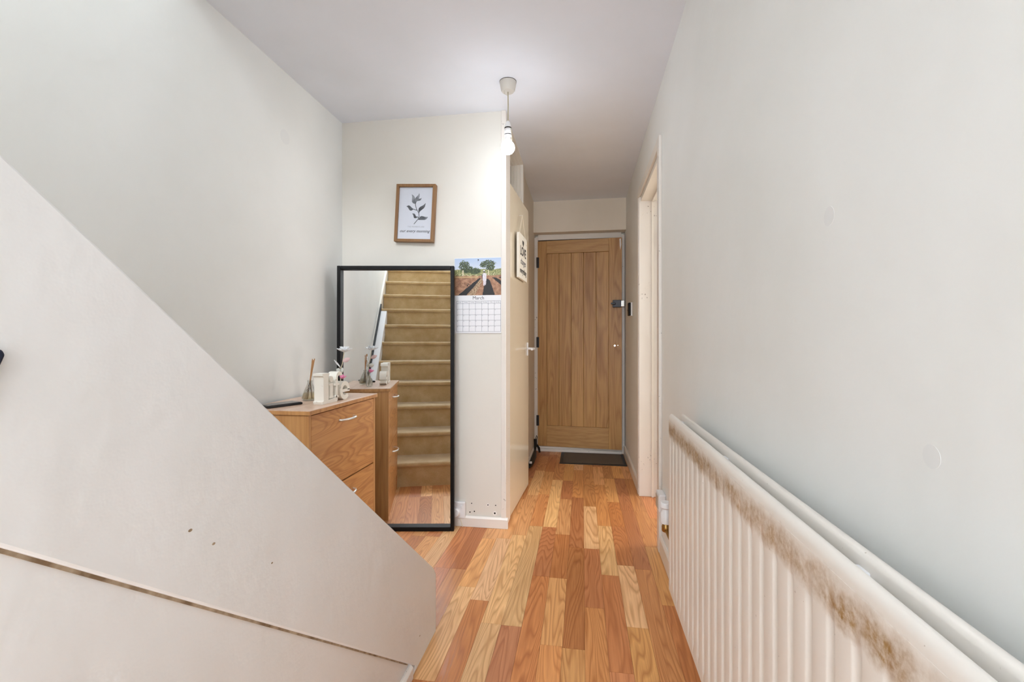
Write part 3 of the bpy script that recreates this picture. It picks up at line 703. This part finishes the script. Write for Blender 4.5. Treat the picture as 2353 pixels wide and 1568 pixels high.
MB().prism(arc(.195, .044, .044, -40, 0, 4)[::1] [:1] + arc(.195, .044, .044, 320, 0, 16) + [(.239, .038), (.168, .038)] + arc(.195, .044, .028, 192, 320, 8), 'x', .002, LT - .002).build('letter_bowl', M['distress'], ls) if False else None
em = MB()
oa, ia = arc(.192, .044, .044, 0, 318, 26), arc(.192, .044, .024, 0, 318, 26)
for k in range(26): em.prism([oa[k], oa[k + 1], ia[k + 1], ia[k]], 'x', .002, LT - .002)
em.box(.002, LT - .002, .168, .236, .036, .049)
em.build('letter', M['distress'], ls)

# flower vase
vz = thing('flower_vase', 'small glass bottle vase with one white artificial flower by the mirror', 'vase', (-1.222, 2.165, KZ))
MB().lathe([(.014, 0), (.019, .004), (.0205, .02), (.019, .045), (.010, .056), (.009, .064), (.011, .066), (.009, .066), (.0075, .060), (.0085, .054), (.017, .044), (.0185, .02), (.017, .006), (.001, .005)], n=24, close=False).build('bottle', M['glass'], vz, smooth=True)
MB().tube([(-.002, 0, .008), (0, .002, .07), (-.004, .006, .13), (.006, .010, .165), (.014, .012, .222)], .0022, 7).tube([(-.002, .005, .14), (-.016, -.004, .165), (-.030, -.012, .185)], [.0016, .002, .0006], 6).build('stem', M['stem'], vz, smooth=True)
def petal(mb, base, dirv, up, L, Wd):
    base, d, u = Vector(base), Vector(dirv).normalized(), Vector(up).normalized(); s_ = d.cross(u).normalized(); u = s_.cross(d)
    pr = None
    for k in range(6):
        f = k / 5; w = Wd * math.sin(math.pi * (f * .86 + .07)); c_ = base + d * (L * f) + u * (L * .28 * f * f)
        row = [mb.bm.verts.new(c_ + s_ * w + u * .003), mb.bm.verts.new(c_), mb.bm.verts.new(c_ - s_ * w + u * .003)]
        if pr:
            for j in (0, 1): mb.bm.faces.new((pr[j], pr[j + 1], row[j + 1], row[j]))
        pr = row
fc = Vector((.016, .012, .224))
for ring, (n_, L, el) in enumerate(((9, .040, 8), (8, .034, 32), (6, .024, 58))):
    for k in range(n_):
        a = 2 * math.pi * k / n_ + ring * .35
        pm = MB(); petal(pm, fc, (math.cos(a) * math.cos(R(el)), math.sin(a) * math.cos(R(el)), math.sin(R(el))), (0, 0, 1), L, .0085)
        po = pm.build('petal', M['petal'], vz, smooth=True); s = po.modifiers.new('thickness', 'SOLIDIFY'); s.thickness = .0008
for nm, b_, dv, L, Wd, m_ in (('leaf', (.008, .010, .175), (.8, .3, .35), .040, .012, 'blush'), ('leaf', (-.003, .006, .128), (.75, -.2, .1), .034, .014, 'leafgrey'), ('leaf', (-.003, .006, .128), (-.8, -.2, .2), .020, .011, 'leafgrey'), ('leaf', (-.002, .004, .145), (-.6, -.4, .9), .050, .004, 'petal')):
    pm = MB(); petal(pm, b_, dv, (.49, -.87, .2), L, Wd); po = pm.build(nm, M[m_], vz, smooth=True); s = po.modifiers.new('thickness', 'SOLIDIFY'); s.thickness = .0008
bm_ = MB()
for k in range(5):
    a = 2 * math.pi * k / 5; petal(bm_, (.006, .004, .085), (math.cos(a) * .6 + .5, math.sin(a) * .6, .3), (0, 0, 1), .026, .009)
po = bm_.build('bud', M['pink'], vz, smooth=True); s = po.modifiers.new('thickness', 'SOLIDIFY'); s.thickness = .0012

# ------------------------------------------------------------------ sockets, switch, mat, umbrella, strap
so = thing('wall_socket', 'white double wall socket low beside the mirror with a plug in it', 'socket', (-.727, YB, .095))
bx(-.066, .066, -.022, 0, -.047, .047).build('plate', M['white'], so, bevel=.006, seg=2)
for sx_ in (-.04, .046):
    bx(sx_ - .004, sx_ + .004, -.027, -.021, .012, .030).build('rocker', M['white'], so, bevel=.001)
pg = MB().lathe([(.026, 0), (.026, .010), (.021, .018), (.001, .019)], n=20).build('plug', M['white'], so, loc=(.012, -.021, -.012), rot=(R(90), 0, 0), bevel=.001)
MB().tube([(.034, -.012, -.045), (.044, -.018, -.07), (.052, -.022, -.0925)], .0028, 7).build('cable', M['cord'], so)
sb = thing('fused_spur', 'small white wall box between the side doorway and the radiator', 'socket', (XR, 2.30, .285))
bx(-.034, 0, -.045, .045, -.042, .042).build('box', M['white'], sb, bevel=.006)
bx(-.037, -.033, -.03, .03, -.03, .03).build('cover', M['transom'], sb, bevel=.001)
sw = thing('wall_switch', 'slim black and white wall switch near the front door', 'switch', (XR, 3.775, 1.315))
bx(-.012, 0, -.042, .042, -.054, .054).build('plate', M['white'], sw, bevel=.003)
bx(-.030, -.012, -.040, .040, -.052, .052).build('cover', M['black'], sw, bevel=.004)
bx(-.034, -.030, -.006, .006, -.012, -.002).build('button', M['black'], sw)
mt = thing('door_mat', 'brown-grey doormat with a black rubber border at the front door', 'doormat', (.0945, 4.14, 0))
bx(-.29, .282, -.198, .200, 0, .004).build('border', M['rubber'], mt, bevel=.001)
bx(-.262, .254, -.165, .178, .004, .007).build('pile', M['mat'], mt, bevel=.001)
um = thing('folded_umbrella', 'black folded umbrella lying along the beige wall beside the front door', 'umbrella', (-.432, 3.70, 0))
MB().tube([(.006, 0, .022), (.008, .12, .026), (.004, .34, .026), (-.002, .46, .030), (-.006, .54, .036)], [.005, .020, .024, .020, .010], 10).build('canopy', M['rubber'], um, smooth=True)
MB().tube([(-.004, .50, .034), (-.002, .56, .075), (-.006, .585, .13)], [.010, .014, .015], 10).build('handle', M['rubber'], um, smooth=True)
MB().tube([(-.006, .585, .125), (.004, .59, .165), (.012, .592, .15), (.006, .59, .125)], .003, 6).tube([(.012, .55, .085), (.030, .56, .05), (.036, .565, .012)], [.008, .012, .010], 8).build('strap', M['rubber'], um)
MB().box(-.004, .018, .055, .075, .040, .056).build('tie', M['white'], um, bevel=.003)
st = thing('navy_strap', 'dark navy strap tip against the stair side at the left edge', 'strap', (XP + .0005, .2165, 1.05))
MB().prism([(.072, -.060), (.100, -.048), (.118, -.016), (.126, .006), (.124, .011), (.116, .012), (.072, .010)], 'x', .0005, .006).build('webbing', M['navy'], st, bevel=.002)
bx(.0006, .0075, .060, .073, -.062, .012).build('stitched_end', M['navy'], st)

# ------------------------------------------------------------------ radiator
RX, RY0, RY1, RZ0, RZ1 = .305, -.02, 1.690, .181, .806
ra = thing('radiator', 'long white double panel radiator with a dirty top edge on the right wall', 'radiator', (0, 0, 0))
PITCH = .0547
def rad_panel(name, xf, sgn, parent):
    """pressed steel panel: xf is the visible face, sgn = -1 faces the hall"""
    ys = []; n = int((RY1 - RY0) / PITCH)
    y = RY1 - .018
    prof = [(0, 0), (.010, 1), (.016, 1), (.026, 0)]
    pts = [(RY1, 0.0)]
    while y - PITCH > RY0:
        for dy, g in ((0, 0), (.004, .15), (.008, .85), (.012, 1), (.016, .85), (.020, .15), (.024, 0)): pts.append((y - dy, g))
        y -= PITCH
    pts.append((RY0, 0.0))
    zs = [(RZ0, 0), (RZ0 + .028, 0), (RZ0 + .045, 1), (RZ1 - .098, 1), (RZ1 - .078, 0), (RZ1 - .022, 0)]
    mb = MB(); grid = []
    for z_, k in zs: grid.append([mb.bm.verts.new((xf - sgn * .0058 * g * k, y_, z_)) for y_, g in pts])
    back = []
    for z_, k in zs: back.append([mb.bm.verts.new((xf - sgn * .014, y_, z_)) for y_, g in pts])
    for G in (grid, back):
        for a in range(len(zs) - 1):
            for b in range(len(pts) - 1): mb.bm.faces.new((G[a][b], G[a][b + 1], G[a + 1][b + 1], G[a + 1][b]))
    for b in range(len(pts) - 1):
        for a in (0, len(zs) - 1): mb.bm.faces.new((grid[a][b], grid[a][b + 1], back[a][b + 1], back[a][b]))
    for a in range(len(zs) - 1):
        for b in (0, len(pts) - 1): mb.bm.faces.new((grid[a][b], grid[a + 1][b], back[a + 1][b], back[a][b]))
    o = mb.build(name, M['rad'], parent, smooth=True)
    # rolled top rail
    rr = MB(); cs = [(xf + sgn * -.0005, RZ1 - .026), (xf, RZ1 - .014), (xf - sgn * .002, RZ1 - .006), (xf - sgn * .006, RZ1 - .001), (xf - sgn * .010, RZ1), (xf - sgn * .015, RZ1 - .002), (xf - sgn * .018, RZ1 - .008), (xf - sgn * .018, RZ1 - .030), (xf - sgn * .010, RZ1 - .034)]
    rr.prism(cs, 'y', RY0, RY1 - .001).build('top_rail', M['rad'], o, smooth=True, bevel=.002)
    return o
rad_panel('front_panel', RX, -1, ra)
rad_panel('rear_panel', .362, 1, ra)
for y_ in (1.64, 1.16, .62, .10):
    bx(RX + .0175, .344, y_ - .012, y_ + .012, RZ1 - .030, RZ1 - .018).build('bracket', M['white'], ra, bevel=.002)
    bx(.3625, XR, y_ - .012, y_ + .012, RZ1 - .12, RZ1 - .09).build('wall_bracket', M['white'], ra)
for z_ in (RZ0 + .03, RZ1 - .06):
    MB().tube([(RX + .012, RY1 - .03, z_), (.352, RY1 - .03, z_)], .012, 10).build('tapping', M['rad'], ra)
vl = MB().lathe([(.014, 0), (.017, .004), (.017, .022), (.013, .028), (.013, .034)], c=(.333, 1.905, .298), n=18).build('valve_body', M['brass'], ra, smooth=True)
MB().lathe([(.0205, .332), (.0215, .338), (.0215, .372), (.016, .382), (.016, .390), (.0225, .396), (.0225, .412), (.020, .416)], c=(.333, 1.905, 0), n=20).build('valve_cap', M['white'], vl, smooth=True)
MB().tube([(.333, 1.905, .306), (.333, 1.70, .306), (.333, 1.655, .30), (.333, 1.655, .225)], .0075, 8).build('pipe', M['brass'], vl, smooth=True)
